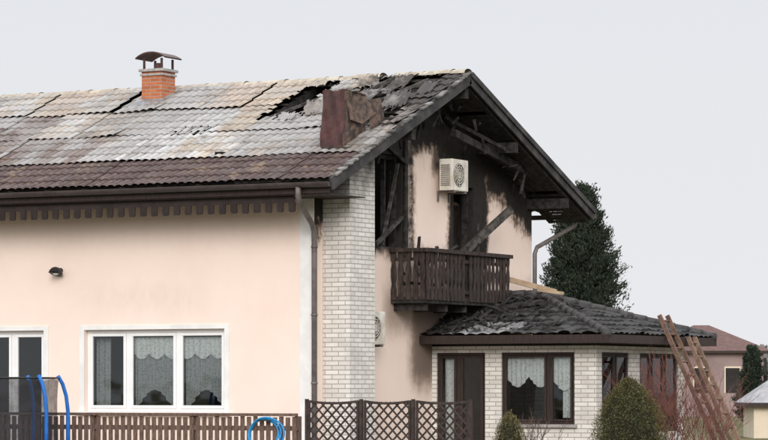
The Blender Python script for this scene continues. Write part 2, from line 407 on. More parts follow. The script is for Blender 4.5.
for j,(yy,zz) in enumerate([(YA,ZA+.02),(YF,ZE+.02)]):
    for i in range(nx+1):
        x=-14+14.9*i/nx; w=.026*abs(math.sin(math.pi*x/.165)); V.append((x,yy,zz+w)); C.append(PAL['R'])
for i in range(nx): F.append((i,nx+1+i,nx+2+i,i+1))
mesh('roof_sheets_back',V,F,M_sheet,H,False,C)
g=G()
for i in range(19):
    x=.8-.8*i
    g.beam(roofpt(x,.05,-.14),roofpt(x,slen-.03,-.14),.09,.15)
    p=(x,YA+.03,ZA-.15); q=(x,YF-.05,ZE-.15); g.beam(p,q,.09,.15)
g.done('rafters',M_char,H)
g=G(); g2=G()
for k in range(16):
    s=.15+k*.37
    inh=.55<s/slen<.97
    segs=[(-14,-2.35),(-1.5,-1.1)] if inh else [(-14,-1.1)]
    for a,b in segs: g.beam(roofpt(a,s,-.035),roofpt(b,s,-.035),.05,.04)
    g2.beam(roofpt(-1.099,s,-.035),roofpt(.86,s,-.03+random.uniform(-.02,.01)),.05,.045)
    yb=YA+.1+k*.37*.93; g.beam((-14,yb,zr(yb)-.04),(.86,yb,zr(yb)-.04),.05,.04)
g2.beam(roofpt(-2.35,.62*slen,.0),roofpt(-1.75,.9*slen,-.06),.05,.05); g2.beam(roofpt(-1.0,.62*slen,.12),roofpt(-.5,.95*slen,.10),.05,.06); g2.beam(roofpt(-.3,.6*slen,.13),roofpt(.35,.9*slen,.12),.05,.05)
g.done('battens',M_char,H); g2.done('exposed_battens',M_ash,H)
g=G()
for k in range(44):
    y0=YA+.05+k*.126
    if k in (7,19,33): continue
    y1=y0+.12; g.add([(0.0,y0,zr(y0)-.235),(.84,y0,zr(y0)-.235),(.84,y1,zr(y1)-.235),(0.0,y1,zr(y1)-.235)],[(0,1,2,3)])
g.done('verge_soffit_boards',M_char,H)
g=G()
for y in (YA,6.5,8.85): g.box(-1,.86,y-.08,y+.08,zr(y)-.45,zr(y)-.25)
for y in (2.2,): g.box(-1,.86,y-.08,y+.08,zr(y)-.45,zr(y)-.25)
g.beam((.45,4.6,6.55),(.45,8.2,5.95),.1,.14)
g.beam((.3,6.3,6.35),(.3,8.9,6.30),.1,.1)
g.beam((.05,5.0,6.9),(.7,6.3,6.35),.07,.07)
g.done('purlins',M_char,H)
g=G()
g.beam((.925,YE,ZE-.07),(.925,YA,ZA-.07),.04,.22,(0,0,1)); g.beam((.925,YA,ZA-.07),(.925,YF,ZE-.07),.04,.24,(0,0,1))
g.beam((.965,YA+.02,ZA+.0),(.965,YF,ZE+.0),.03,.10,(0,0,1))
g.done('barge_boards',simple('scorched_barge_board',(.022,.021,.022),(.065,.06,.06),3,.65,.5,.012),H)
g=G()
for i in range(26):
    s=.1+i*.22
    if random.random()<.15: continue
    p=roofpt(.93,s,.055+random.uniform(-.01,.015)); q=roofpt(.93,s+.21,.04); g.beam(p,q,.13,.03)
g.done('verge_tiles',simple('ash_grey_verge',(.26,.25,.24),(.05,.046,.042),5,.8,.3),H)
g=G()
for i in range(50):
    x1=.9-.3*i; x0=x1-.31
    if i in (5,): continue
    n=9; dz=random.uniform(-.008,.008)+(.02 if i<8 else 0)
    V=[]
    for xx,e in ((x0,0),(x1,.008)):
        for k in range(n):
            a=math.pi*k/(n-1); V.append((xx,YA-math.cos(a)*(.17+e),ZA+.0+dz+math.sin(a)*(.085+e)))
    g.add(V,[(k,k+1,n+k+1,n+k) for k in range(n-1)])
g.done('ridge_caps',M_ridge,H,True)
box('eave_fascia',-14,.88,YE+.02,YE+.05,ZE-.22,ZE-.03,M_brown,H)
box('eave_soffit',-14,.86,YE+.05,-.0,ZE-.24,ZE-.222,M_brown,H)
box('verge_soffit_front',.0,.86,0,.34,ZE-.24,ZE-.222,M_brown,H)
g=G(); V=[];n=12
for xx in (-14,.92):
    for r in (.075,.068):
        for k in range(n+1):
            a=math.pi*k/n; V.append((xx,YE-.06-math.cos(a)*r,ZE-.03-math.sin(a)*r*1.25))
m1=n+1
F=[(k,k+1,2*m1+k+1,2*m1+k) for k in range(n)]+[(m1+k,3*m1+k,3*m1+k+1,m1+k+1) for k in range(n)]
F+=[(0,2*m1,3*m1,m1),(n,m1+n,3*m1+n,2*m1+n)]
F+=[(2*m1+k,2*m1+k+1,3*m1+k+1,3*m1+k) for k in range(n)]
g.add(V,F)
for i in range(19):
    x=.7-i*.8; g.box(x-.012,x+.012,YE-.14,YE+.02,ZE-.018,ZE-.012)
g.add([( .921,YE-.06-math.cos(math.pi*k/n)*.075,ZE-.03-math.sin(math.pi*k/n)*.09) for k in range(n+1)],[tuple(range(n+1))])
g.done('gutter',M_gutter,H)
g=G(); g.box(-14,.1,YE+.14,YE+.165,ZE-.36,ZE-.241)
x=.06
while x>-14:
    z1=ZE-.361; z0=z1-.16-random.uniform(0,.008); w=.064
    pr=[(-w,z1),(-w,z0+.03),(-w*.7,z0),(w*.7,z0),(w,z0+.03),(w,z1)]
    V=[(x+a,YE+.14,b) for a,b in pr]+[(x+a,YE+.165,b) for a,b in pr]
    F=[tuple(range(6)),tuple(range(11,5,-1))]+[((i+1)%6,i,i+6,(i+1)%6+6) for i in range(6)]
    g.add(V,F); x-=.235
g.done('scalloped_eave_trim',simple('eave_trim_wood',(.035,.024,.022),(.022,.015,.014),5,.7,.3,.005),H)
g=G(); g.tube([(.30,YE-.05,5.25),(.30,YE-.05,5.05),(.27,YE+.05,4.95),(.12,-.25,4.62),(.08,-.10,4.50),(.08,-.09,4.3),(.08,-.09,.2)],.05,14)
for z in (4.2,3.0,1.8): g.tube([(.08,-.09,z),(.08,-.09,z+.04)],.06,14)
g.done('downpipe',M_pipe,H,True)
g=G(); g.tube([(.5,YF+.02,5.16),(.5,YF,5.05),(.42,YF-.1,4.98),(0.06,9.12,4.58),(.03,9.08,4.45),(.03,9.08,.2)],.045,12); g.done('rear_downpipe',M_pipe,H,True)
box('rear_gutter',-14,.92,YF,YF+.14,ZE-.13,ZE-.04,M_gutter,H)

# --- orange chimney
cx,cy=-5.57,3.75; hs=.235
box('chimney_stack',cx-hs,cx+hs,cy-hs,cy+hs,7.0,7.90,M_obrick,H)
g=G(); g.box(cx-hs-.03,cx+hs+.03,cy-hs-.03,cy+hs+.03,7.82,7.865); g.box(cx-hs-.05,cx+hs+.05,cy-hs-.05,cy+hs+.05,7.901,7.955)
g.done('chimney_crown',M_concrete,H,bev=.01)
g=G()
for sx in (-1,1):
    for sy in (-1,1): g.box(cx+sx*.2-.018,cx+sx*.2+.018,cy+sy*.2-.018,cy+sy*.2+.018,7.955,8.16)
g.tube([(cx,cy,7.95),(cx,cy,8.08)],.09,12)
V=[];n=10
for yy in (cy-.31,cy+.31):
    for r in (0,.025):
        for k in range(n+1):
            u=k/n*2-1; V.append((cx+u*.34,yy,8.15+r+.11*(1-abs(u)**2.2)))
m1=n+1
F=[(k,k+1,2*m1+k+1,2*m1+k) for k in range(n)]+[(m1+k,3*m1+k,3*m1+k+1,m1+k+1) for k in range(n)]
F+=[(k,m1+k,m1+k+1,k+1) for k in range(n)]+[(2*m1+k,2*m1+k+1,3*m1+k+1,3*m1+k) for k in range(n)]
g.add(V,F); g.done('chimney_cowl',M_sheetmetal,H)
g=G()
g.beam(roofpt(cx,4.35,.05),roofpt(cx,4.95,.10),.66,.03); g.done('chimney_flashing',M_flash,H)

def warped_box(name,x0,x1,y0,y1,z0,z1,m,parent,tx=0,amp=.02,taper=0):
    V=[];F=[];nz=12
    per=[]; nn=8
    for i in range(nn): per.append((x0+(x1-x0)*i/nn,y0))
    for i in range(nn): per.append((x1,y0+(y1-y0)*i/nn))
    for i in range(nn): per.append((x1-(x1-x0)*i/nn,y1))
    for i in range(nn): per.append((x0,y1-(y1-y0)*i/nn))
    L=len(per); xc=(x0+x1)/2; yc=(y0+y1)/2
    for k in range(nz+1):
        z=z0+(z1-z0)*k/nz
        for j,(x,y) in enumerate(per):
            s=1-taper*k/nz; w=amp*math.sin(j*1.7+k*.9)+amp*.6*math.sin(j*.9-k*1.7)
            V.append((xc+(x-xc)*s+tx*k/nz+(w if abs(y-yc)<(y1-y0)/2-.01 else w*.3),yc+(y-yc)*s+(w*.5 if y in(y0,y1) else 0),z+(.02*math.sin(j*1.1) if k==nz else 0)))
    for k in range(nz):
        for j in range(L): F.append((k*L+j,k*L+(j+1)%L,(k+1)*L+(j+1)%L,(k+1)*L+j))
    return mesh(name,V,F,m,parent)
o=warped_box('metal_clad_chimney',-.12,.36,.42,1.25,5.7,7.02,[M_sheetmetal,M_rust],H,.06,.018,.08)
for p in o.data.polygons:
    if p.normal.x>.7: p.material_index=1
g=G(); g.add([(-.10,.46,6.99),(.42,.46,7.02),(.42,1.2,6.98),(-.08,1.2,7.0)],[(0,1,2,3)])
g.add([(.37,.5,6.98),(.40,1.2,6.96),(.50,1.5,6.70),(.48,.95,6.45),(.42,.6,6.5)],[(0,1,2,3,4)])
g.add([(.42,1.25,6.9),(.45,1.7,6.98),(.52,1.75,6.5),(.45,1.3,6.3)],[(0,1,2,3)])
g.done('metal_chimney_lid_and_peeled_cladding',M_rust,H)

# --- charred opening frames and hanging remains
g=G()
def charframe(y0,y1,z0,z1):
    g.box(-.22,-.1,y0+.002,y0+.08,z0,z1); g.box(-.22,-.1,y1-.08,y1-.002,z0,z1); g.box(-.22,-.1,y0+.08,y1-.08,z1-.08,z1-.002)
charframe(*O1); charframe(*O2); g.box(-.2,-.12,2.9,2.96,4.34,5.97)
g.beam((.02,2.5,6.3),(.05,3.5,5.9),.05,.07,(0,0,1),.01)
g.beam((.04,3.42,4.1),(.03,3.45,6.6),.05,.08,(0,1,0),.015)
g.beam((.3,5.9,3.45),(.2,6.15,4.9),.05,.06,(0,0,1),.01)
g.done('charred_frames',M_char,H)
g=G(); g.beam((-.05,5.45,4.1),(.62,6.75,5.22),.10,.14,(0,0,1),.012); g.beam((.02,2.3,4.36),(.05,3.3,4.9),.06,.06,(0,0,1),.01)
g.beam((-.1,2.75,4.3),(-.02,3.25,5.9),.05,.06,(1,0,0),.01); g.done('leaning_charred_beam',M_ash,H)
V=[];F=[]
nz=46; random.seed(5)
edge=[.10+.10*random.random() for _ in range(nz+1)]
for k in range(nz+1):
    z=4.25+2.3*k/nz
    for i in range(5):
        V.append((.012+.02*math.sin(k*.5+i)**2+.03*(i==4)*random.random(),3.52+edge[k]*i*.32+.02*math.sin(k*.4),z))
for k in range(nz):
    for i in range(4):
        F.append((k*5+i,k*5+i+1,(k+1)*5+i+1,(k+1)*5+i))
mesh('peeling_insulation',V,F,simple('scorched_insulation',(.03,.026,.024),(.28,.23,.19),4,.9,.6,.02),H)

# --- balcony
g=G(); g.box(0.001,.72,2.93,6.42,3.30,3.42)
for y in (3.1,3.9,4.7,5.5,6.25): g.box(0.001,.66,y-.05,y+.05,3.16,3.299)
g.done('balcony_floor',M_char,H)
g=G(); 
def board(c,along,fixed):
    w=.056; pr=[(-w,3.36),(w,3.36),(w,3.55),(w*.62,3.66),(w,3.78),(w,3.93),(w*.62,4.04),(w,4.15),(w,4.24),(-w,4.24),(-w,4.15),(-w*.62,4.04),(-w,3.93),(-w,3.78),(-w*.62,3.66),(-w,3.55)]
    n=len(pr); tilt=random.uniform(-.025,.025); V=[]
    for t in (0,.022):
        for a,z in pr:
            a2=c+a+tilt*(z-3.4)
            V.append((fixed+t,a2,z) if along=='y' else (a2,fixed-t,z))
    F=[tuple(range(n)),tuple(range(2*n-1,n-1,-1))]+[(i,(i+1)%n,(i+1)%n+n,i+n) for i in range(n)]
    g.add(V,F)
y=3.0
while y<6.38:
    if random.random()>.08: board(y,'y',.73)
    y+=.16
x=.07
while x<.7: board(x,'x',2.93); x+=.15
g.box(.66,.80,2.86,6.48,4.24,4.31); g.box(.001,.659,2.86,2.99,4.24,4.31); g.box(.001,.66,6.36,6.48,4.24,4.31)
g.box(.69,.725,2.95,6.4,3.50,3.57); g.box(.69,.725,2.95,6.4,4.08,4.14); g.box(.001,.68,2.935,2.965,4.08,4.14)
for y in (2.99,4.7,6.36): g.box(.62,.688,y-.035,y+.035,3.42,4.24)
g.done('balcony_railing',simple('scorched_balcony_wood',(.014,.012,.011),(.055,.036,.03),4,.75,.6,.012,(5,5,1.2)),H)
g=G()
for _ in range(30):
    y=random.uniform(1.5,8.6); z=zr(y)-.35-random.uniform(0,.3)
    p=Vector((random.uniform(.05,.75),y,z)); g.beam(p,p+Vector((random.uniform(-.1,.1),random.uniform(-.25,.25),random.uniform(-.4,.05))),.03,.04,(1,0,0),.01)
for _ in range(26):
    y=random.uniform(3.1,6.3); p=Vector((random.uniform(.1,.6),y,3.45+random.uniform(0,.5))); g.beam(p,p+Vector((random.uniform(-.2,.2),random.uniform(-.4,.4),random.uniform(-.1,.5))),.04,.05,(1,0,.3),.01)
for a,b in (((.3,3.3,3.5),(.25,3.6,4.55)),((.5,5.3,3.6),(.5,5.6,4.5)),((.4,4.2,4.2),(.6,4.5,4.42))): g.beam(a,b,.05,.05,(0,1,0),.01)
g.done('hanging_charred_laths',M_char,H)

# --- extension (sun room)
EX=3.4; EY=4.6; EY2=8.8
def wx(name,axis,pos,cols,ops): return wall(name,axis,pos,.22,cols,ops,lambda a:2.52,0,M_wbrick)
wx('sunroom_front_wall','y',EY,[.002,EX],[(.10,1.12,.12,2.40),(1.46,2.96,1.06,2.40)])
wx('sunroom_side_wall','x',EX,[EY+.22,EY2],[(4.86,6.12,1.06,2.40),(6.62,8.5,.9,2.40)])
box('sunroom_back_wall',.002,EX-.22,EY2-.22,EY2-.002,0,2.52,M_wbrick,H)
box('sunroom_floor',.002,EX-.22,EY+.22,EY2-.22,.02,.12,M_dark,H)
box('sunroom_inner_wall',.003,.06,EY+.23,EY2-.23,.12,2.5,M_dark,H)
box('sunroom_inner_back',.07,EX-.23,EY2-.26,EY2-.23,.12,2.5,M_dark,H)
box('sunroom_ceiling',.003,EX,EY+.003,EY2,2.522,2.56,M_dark,H)
window('sunroom_window','y',EY,1.46,2.96,1.06,2.40,[2.42],M_brown,H,.05,.03,.04)
window('sunroom_door','y',EY,.10,1.12,.12,2.40,[.55],M_brown,H,.05,.03,.05)
window('sunroom_side_window','x',EX,4.86,6.12,1.06,2.40,[5.5],M_brown,H,.05,.03,.04)
window('sunroom_side_window_far','x',EX,6.62,8.5,.9,2.40,[7.2,7.85],M_brown,H,.05,.03,.04)
box('sunroom_sill',1.40,3.02,EY-.06,EY+.03,1.0,1.058,M_concrete,H,.005)
swag=lambda n,z,a:(lambda u:z-a*abs(math.sin(u*math.pi*n)))
curtain('sunroom_valance','y',EY,1.50,2.92,2.32,lambda u:1.95-.20*abs(math.sin(u*math.pi*3))-.22*max(0,u-.55),M_lace,H,.12,.022,75)
curtain('sunroom_tieback_curtain','y',EY,2.66,2.92,2.32,lambda u:1.18,M_lace,H,.16,.02,90)
curtain('sunroom_door_curtain','y',EY,.22,.48,2.3,lambda u:.5,M_lace,H,.12,.02,60)
curtain('sunroom_side_curtain','x',EX,4.9,6.08,2.32,swag(2,1.65,.25),M_lace,H,.12,.022,50)
curtain('sunroom_far_curtain','x',EX,6.66,8.46,2.32,swag(3,1.6,.25),M_lace,H,.12,.022,50)
g=G(); g.box(1.5,2.4,6.0,6.8,.82,.88); 
for a in (1.55,2.3):
    for b in (6.05,6.75): g.box(a,a+.05,b-.05,b,.12,.82)
g.done('sunroom_table',M_char,H)
ZB=2.70; x1,y0,y1=3.85,4.1,9.3; yr=6.7; ZT=3.52; sl=(ZT-ZB)/(yr-y0); xr=x1-(yr-y0)
def tileplane(name,origin,ax,up,length,height,poly):
    origin=Vector(origin);ax=Vector(ax);up=Vector(up);nrm=ax.cross(up)
    if nrm.z<0: nrm=-nrm
    V=[];F=[];C=[]; da=.03; na=int(length/da)+1; course=.30; S=[];k=0
    off={}
    while k*course<height:
        a=k*course; S+= [(a,.035),(a+.14,.02),(a+course-.002,.004)]; k+=1
    for si,(s,h) in enumerate(S):
        for i in range(na+1):
            a=i*da; w=.026*abs(math.sin(math.pi*a/.24)); key=(int(a/.24),si//3)
            if key not in off: off[key]=(random.uniform(-.006,.014) if random.random()<.8 else random.uniform(.01,.04),random.random())
            V.append(origin+ax*a+up*s+nrm*(h+w+off[key][0]))
            b=.022+.04*off[key][1]; C.append((b*1.03,b,b*1.0))
    for si in range(len(S)-1):
        for i in range(na):
            am=(i+.5)*da; sm=(S[si][0]+S[si+1][0])/2
            if inpoly(am,sm,poly): 
                q=si*(na+1)+i; F.append((q,q+1,q+na+2,q+na+1))
    mesh(name,V,F,M_tiles,H,False,C)
L=math.hypot(yr-y0,ZT-ZB); cu=(yr-y0)/L; su=(ZT-ZB)/L
tileplane('sunroom_roof_front',(0,y0,ZB),(1,0,0),(0,cu,su),x1,L,[(0.01,-.1),(x1,-.1),(x1,.02),(xr,L),(0.01,L)])
tileplane('sunroom_roof_side',(x1,y0,ZB),(0,1,0),(-cu,0,su),y1-y0,L,[(0,-.1),(y1-y0,-.1),(y1-y0,.02),((y1-y0)/2,L),(0,.02)])
tileplane('sunroom_roof_back',(0,y1,ZB),(1,0,0),(0,-cu,su),x1,L,[(0.01,-.1),(x1,-.1),(x1,.02),(xr,L),(0.01,L)])
def caps(name,p,q,m,step=.3,r=.085):
    p=Vector(p);q=Vector(q);d=(q-p);n=int(d.length/step);d.normalize();g=G()
    for i in range(n):
        a=p+d*(i*step);b=p+d*(i*step+step*1.08); g.tube([a,b],[r*1.1,r*.9],10)
    return g.done(name,m,H,True)
M_cap=simple('dark_ridge_tile',(.04,.038,.038),(.075,.07,.07),6,.7,.3)
caps('hip_caps_near',(x1,y0,ZB+.03),(xr,yr,ZT+.03),M_cap); caps('hip_caps_far',(x1,y1,ZB+.03),(xr,yr,ZT+.03),M_cap); caps('sunroom_ridge_caps',(xr,yr,ZT+.03),(0.05,yr,ZT+.03),M_cap)
g=G(); g.box(.004,x1+.02,y0-.03,y0,ZB-.14,ZB+.015); g.box(x1-.005,x1+.025,y0+.001,y1,ZB-.14,ZB+.015); g.box(.004,x1+.02,y1+.001,y1+.03,ZB-.14,ZB+.015)
g.box(.005,x1-.006,y0+.001,EY-.001,ZB-.14,ZB-.12); g.box(EX+.001,x1-.006,EY,y1,ZB-.14,ZB-.12)
g.done('sunroom_fascia',M_brown,H)
def rp(x,y,h): 
    z=ZB+min((y-y0)*sl,(x1-x)*sl)+h; return Vector((x,y,z))
g=G()
for _ in range(260):
    x=abs(random.gauss(0,1.1))+.05; y=random.uniform(4.2,6.6)
    if x>2.8: continue
    p=rp(x,y,.06); a=random.uniform(0,6.3); l=random.uniform(.04,.32)
    g.beam(p,rp(min(x+math.cos(a)*l,3),y+math.sin(a)*l,.07+random.uniform(0,.06)),random.uniform(.02,.07),.02,(0,0,1),.012)
g.beam(rp(.2,5.4,.1),rp(1.9,5.9,.1),.08,.07); g.beam(rp(.1,6.0,.12),rp(1.3,5.1,.12),.06,.08)
g.done('charred_debris',M_char,H)
g=G()
g.beam((.25,6.2,3.98),(1.45,7.05,3.60),.09,.10); g.beam((1.3,6.5,3.63),(1.75,6.75,3.56),.07,.06); g.done('fallen_plank',M_tan,H)

# ---------------------------------------------------------------- air conditioners
def ac(x0,y0,z0,w=.68,h=.6,d=.28,soot=True):
    P=empty('air_conditioner')
    box('casing',x0,x0+d,y0,y0+w,z0,z0+h,M_ac,P,.015)
    g=G(); cy=y0+w*.42; cz=z0+h*.5; xf=x0+d
    for r in (.06,.11,.16,.21):
        g.tube([(xf+.012,cy+math.cos(a)*r,cz+math.sin(a)*r) for a in [i*math.pi/12 for i in range(25)]],.006,6,False)
    for i in range(12):
        a=i*math.pi/6; g.beam((xf+.012,cy,cz),(xf+.012,cy+math.cos(a)*.22,cz+math.sin(a)*.22),.006,.006)
    g.done('fan_grille',M_ac,P)
    V=[(xf+.003,cy,cz)]+[(xf+.003,cy+math.cos(i*math.pi/12)*.225,cz+math.sin(i*math.pi/12)*.225) for i in range(24)]
    mesh('fan_recess',V,[(0,i+1,(i+1)%24+1) for i in range(24)],M_black,P)
    g=G()
    for i in range(3):
        a=i*2.09; V=[(xf+.006,cy+.03*math.cos(a+.9),cz+.03*math.sin(a+.9)),(xf+.008,cy+.19*math.cos(a),cz+.19*math.sin(a)),(xf+.008,cy+.19*math.cos(a+.7),cz+.19*math.sin(a+.7))]; g.add(V,[(0,1,2)])
    g.done('fan_blades',M_pipe,P)
    g=G()
    for i in range(11):
        z=z0+.09+i*.038; g.box(x0+.04,x0+d-.05,y0-.006,y0-.001,z,z+.018)
    g.done('side_louvres',M_pipe,P)
    g=G()
    for yy in (y0+.1,y0+w-.12):
        g.box(0.001,x0+d,yy,yy+.04,z0-.04,z0-.001); g.box(.001,.03,yy,yy+.04,z0-.2,z0-.041)
    g.tube([(x0+.1,y0+w,z0+.12),(x0+.08,y0+w+.1,z0+.1),(.03,y0+w+.15,z0+.0),(.0,y0+w+.16,z0-.0)],.018,8)
    g.done('bracket',M_pipe,P)
ac(.10,4.70,5.48); ac(.06,1.40,2.52)

# ---------------------------------------------------------------- wall lamp
P=empty('wall_lamp'); lx,lz=-5.33,3.90
g=G(); g.tube([(lx,-.001,lz),(lx,-.03,lz)],.05,14); g.tube([(lx,-.03,lz),(lx,-.1,lz+.05),(lx,-.16,lz+.04)],.012,8); g.done('arm',M_black,P,True)
g=G(); g.tube([(lx,-.16,lz+.06),(lx,-.165,lz+.045),(lx,-.17,lz+.0),(lx,-.175,lz-.05),(lx,-.176,lz-.052)],[.02,.07,.115,.13,.128],20); g.done('shade',M_black,P,True)
g=G(); g.tube([(lx,-.176,lz-.05),(lx,-.178,lz-.075),(lx,-.178,lz-.09)],[.06,.05,.01],14); g.done('bulb',M_white,P,True)

# ---------------------------------------------------------------- fences
P=empty('picket_fence'); g=G(); x=1.33
while x>-12:
    z=1.25+random.uniform(-.012,.012); g.box(x-.04,x+.04,-3.0+random.uniform(0,.004),-2.978,.1,z); x-=.125
g.box(-12,1.38,-3.03,-2.95,1.262,1.31); g.box(-12,1.38,-2.977,-2.94,1.02,1.10); g.box(-12,1.38,-2.977,-2.94,.3,.38)
for i in range(7): g.box(1.3-2*i,1.39-2*i,-2.939,-2.85,0,1.261)
g.done('pickets_and_rails',M_fence,P,bev=.004)
P=empty('lattice_fence')
def lattice(a,b,top,y=-3.0):
    g=G(); z0=.25; fr=.035
    g.box(a,a+fr,y-.02,y+.02,z0,top); g.box(b-fr,b,y-.02,y+.02,z0,top); g.box(a+fr,b-fr,y-.02,y+.02,z0,z0+fr)
    n=14
    for i in range(n):
        u0=i/n;u1=(i+1)/n; f=lambda u:top-.0-.03*(1-(2*u-1)**2)
        xa=a+fr+(b-a-2*fr)*u0;xb=a+fr+(b-a-2*fr)*u1
        g.beam((xa,y,f(u0)-.02),(xb,y,f(u1)-.02),.04,.04)
    T=top-.03; w=b-a; h=T-z0; p=.165
    for sgn in (1,-1):
        c=-h
        while c<w+h:
            za,zb=0,h
            if sgn==1: xa,xb=c,c+h
            else: xa,xb=c+h,c
            def clip(X0,Z0,X1,Z1):
                if X0>X1: X0,Z0,X1,Z1=X1,Z1,X0,Z0
                if X1<=0.02 or X0>=w-.02: return None
                if X0<0: t=(0-X0)/(X1-X0); Z0+= (Z1-Z0)*t; X0=0
                if X1>w: t=(w-X0)/(X1-X0); Z1=Z0+(Z1-Z0)*t; X1=w
                return X0,Z0,X1,Z1
            r=clip(xa,za,xb,zb)
            if r: g.beam((a+r[0],y+.006*sgn,z0+r[1]),(a+r[2],y+.006*sgn,z0+r[3]),.01,.03)
            c+=p
    return g
for a,b in ((1.60,2.55),(2.65,3.51),(3.61,4.58)): lattice(a,b,1.53).done('panel',M_lattice,P)
g=G()
for x in (1.575,2.60,3.56,4.605): g.box(x-.024,x+.024,-3.03,-2.975,0,1.55)
g.done('posts',M_lattice,P)

P=empty('garden_hose'); g=G()
for k in range(3):
    r=.27+.02*k; c=(.80+.03*k,-3.08-.015*k,.96)
    g.tube([(c[0]+r*math.cos(a)*(1+.05*k),c[1]+.02*math.sin(3*a),c[2]+r*math.sin(a)*.9) for a in [i*math.pi/20 for i in range(41)]],.016,8,False)
g.tube([(1.08,-3.08,1.0),(1.12,-3.1,.8),(1.05,-3.1,.4),(1.2,-3.2,.05)],.016,8); g.done('coil',simple('blue_hose',(.02,.26,.55),(.02,.18,.42),6,.4,.1),P,True)
g=G(); g.box(.7,.95,-3.13,-3.031,1.18,1.2); g.done('hanger',M_black,P)

# ---------------------------------------------------------------- trampoline
P=empty('trampoline'); tx,ty=-3.62,-4.9; tr=1.42
g=G(); ring=lambda r,z:[(tx+r*math.cos(a),ty+r*math.sin(a),z) for a in [i*math.pi/24 for i in range(49)]]
g.tube(ring(tr,.62),.025,8,False)
angs=[R(a) for a in (-62,-8,42,88,132,178,222,268)]
for a in angs: g.tube([(tx+tr*math.cos(a),ty+tr*math.sin(a),.6),(tx+tr*1.03*math.cos(a),ty+tr*1.03*math.sin(a),.02)],.022,8)
g.done('frame',M_flash,P,True)
g=G(); g.tube(ring(tr-.13,1.90),.014,6,False); g.done('net_top_cord',M_black,P,True)
V=[(tx,ty,.60)]+[(tx+(tr-.2)*math.cos(i*math.pi/24),ty+(tr-.2)*math.sin(i*math.pi/24),.61) for i in range(48)]
mesh('jumping_mat',V,[(0,i+1,(i+1)%48+1) for i in range(48)],M_black,P)
V=[];F=[]
for i in range(49):
    a=i*math.pi/24
    for r,z in ((tr-.3,.615),(tr-.28,.66),(tr,.67),(tr+.06,.58)): V.append((tx+r*math.cos(a),ty+r*math.sin(a),z))
for i in range(48):
    for k in range(3): F.append((i*4+k,i*4+k+1,i*4+k+5,i*4+k+4))
mesh('blue_edge_pad',V,F,M_blue,P,True)
g=G()
for a in angs:
    f=lambda r,z:(tx+r*math.cos(a),ty+r*math.sin(a),z)
    g.tube([f(tr+.03,.5),f(tr+.03,1.0),f(tr+.03,1.35),f(tr,1.6),f(tr-.06,1.8),f(tr-.14,1.94)],.032,10)
g.done('padded_poles',M_blue,P,True)
V=[];F=[];K=6
for i in range(97):
    a=i*math.pi/48; sag=.05*abs(math.sin(a*4-.4))
    for k in range(K+1):
        u=k/K; r=tr-.14-.06*math.sin(math.pi*u)*abs(math.sin(a*4)); V.append((tx+r*math.cos(a),ty+r*math.sin(a),.66+(1.91-sag-.66)*u))
for i in range(96):
    for k in range(K): F.append((i*(K+1)+k,(i+1)*(K+1)+k,(i+1)*(K+1)+k+1,i*(K+1)+k+1))
mesh('safety_net',V,F,M_net,P,True)

# ---------------------------------------------------------------- ladders
def ladder(foot,top,w,n):
    g=G(); f=Vector(foot);t=Vector(top);s=Vector((0,w/2,0))
    for k in (-1,1): g.beam(f+s*k*1.15,t+s*k*.9,.05,.08)
    for i in range(n):
        u=(i+.6)/n; p=f.lerp(t,u); g.tube([p-s*(1.1-.2*u),p+s*(1.1-.2*u)],.02,8)
    return g
P=empty('wooden_ladder'); ladder((5.25,6.95,0),(3.72,7.0,3.12),.42,12).done('rails_and_rungs',M_oldwood,P)
P=empty('wooden_ladder'); ladder((5.15,7.9,0),(3.90,7.95,2.72),.36,10).done('rails_and_rungs',simple('brown_ladder_wood',(.26,.17,.12),(.14,.09,.065),5),P)

# ---------------------------------------------------------------- vegetation
def leafmesh(name,P,D,sz,cols,parent,asp=.35,spread=.8):
    n=len(P); a=rng.normal(size=(n,3)); 
    d=D+rng.normal(size=(n,3))*spread; d/=np.linalg.norm(d,axis=1)[:,None]
    b=np.cross(d,a); b/=np.linalg.norm(b,axis=1)[:,None]
    L=(sz*rng.uniform(.6,1.3,n))[:,None]; W=L*asp
    v0=P-d*L*.5; v1=P+b*W*.5; v2=P+d*L*.5; v3=P-b*W*.5
    V=np.stack([v0,v1,v2,v3],1).reshape(-1,3)
    me=bpy.data.meshes.new(name); me.vertices.add(4*n); me.vertices.foreach_set('co',V.ravel())
    me.loops.add(4*n); me.loops.foreach_set('vertex_index',np.arange(4*n,dtype=np.int32))
    me.polygons.add(n); me.polygons.foreach_set('loop_start',np.arange(n,dtype=np.int32)*4); me.polygons.foreach_set('loop_total',np.full(n,4,dtype=np.int32))
    me.update(calc_edges=True); me.materials.append(M_leaf)
    ca=me.color_attributes.new('Col','FLOAT_COLOR','POINT'); c=np.ones((4*n,4),dtype=np.float32); c[:,:3]=np.repeat(cols,4,axis=0); ca.data.foreach_set('color',c.ravel())
    return link(bpy.data.objects.new(name,me),parent)
M_inner=simple('dark_core_fill',(.012,.018,.012),(.006,.01,.006),6,.95,.5)
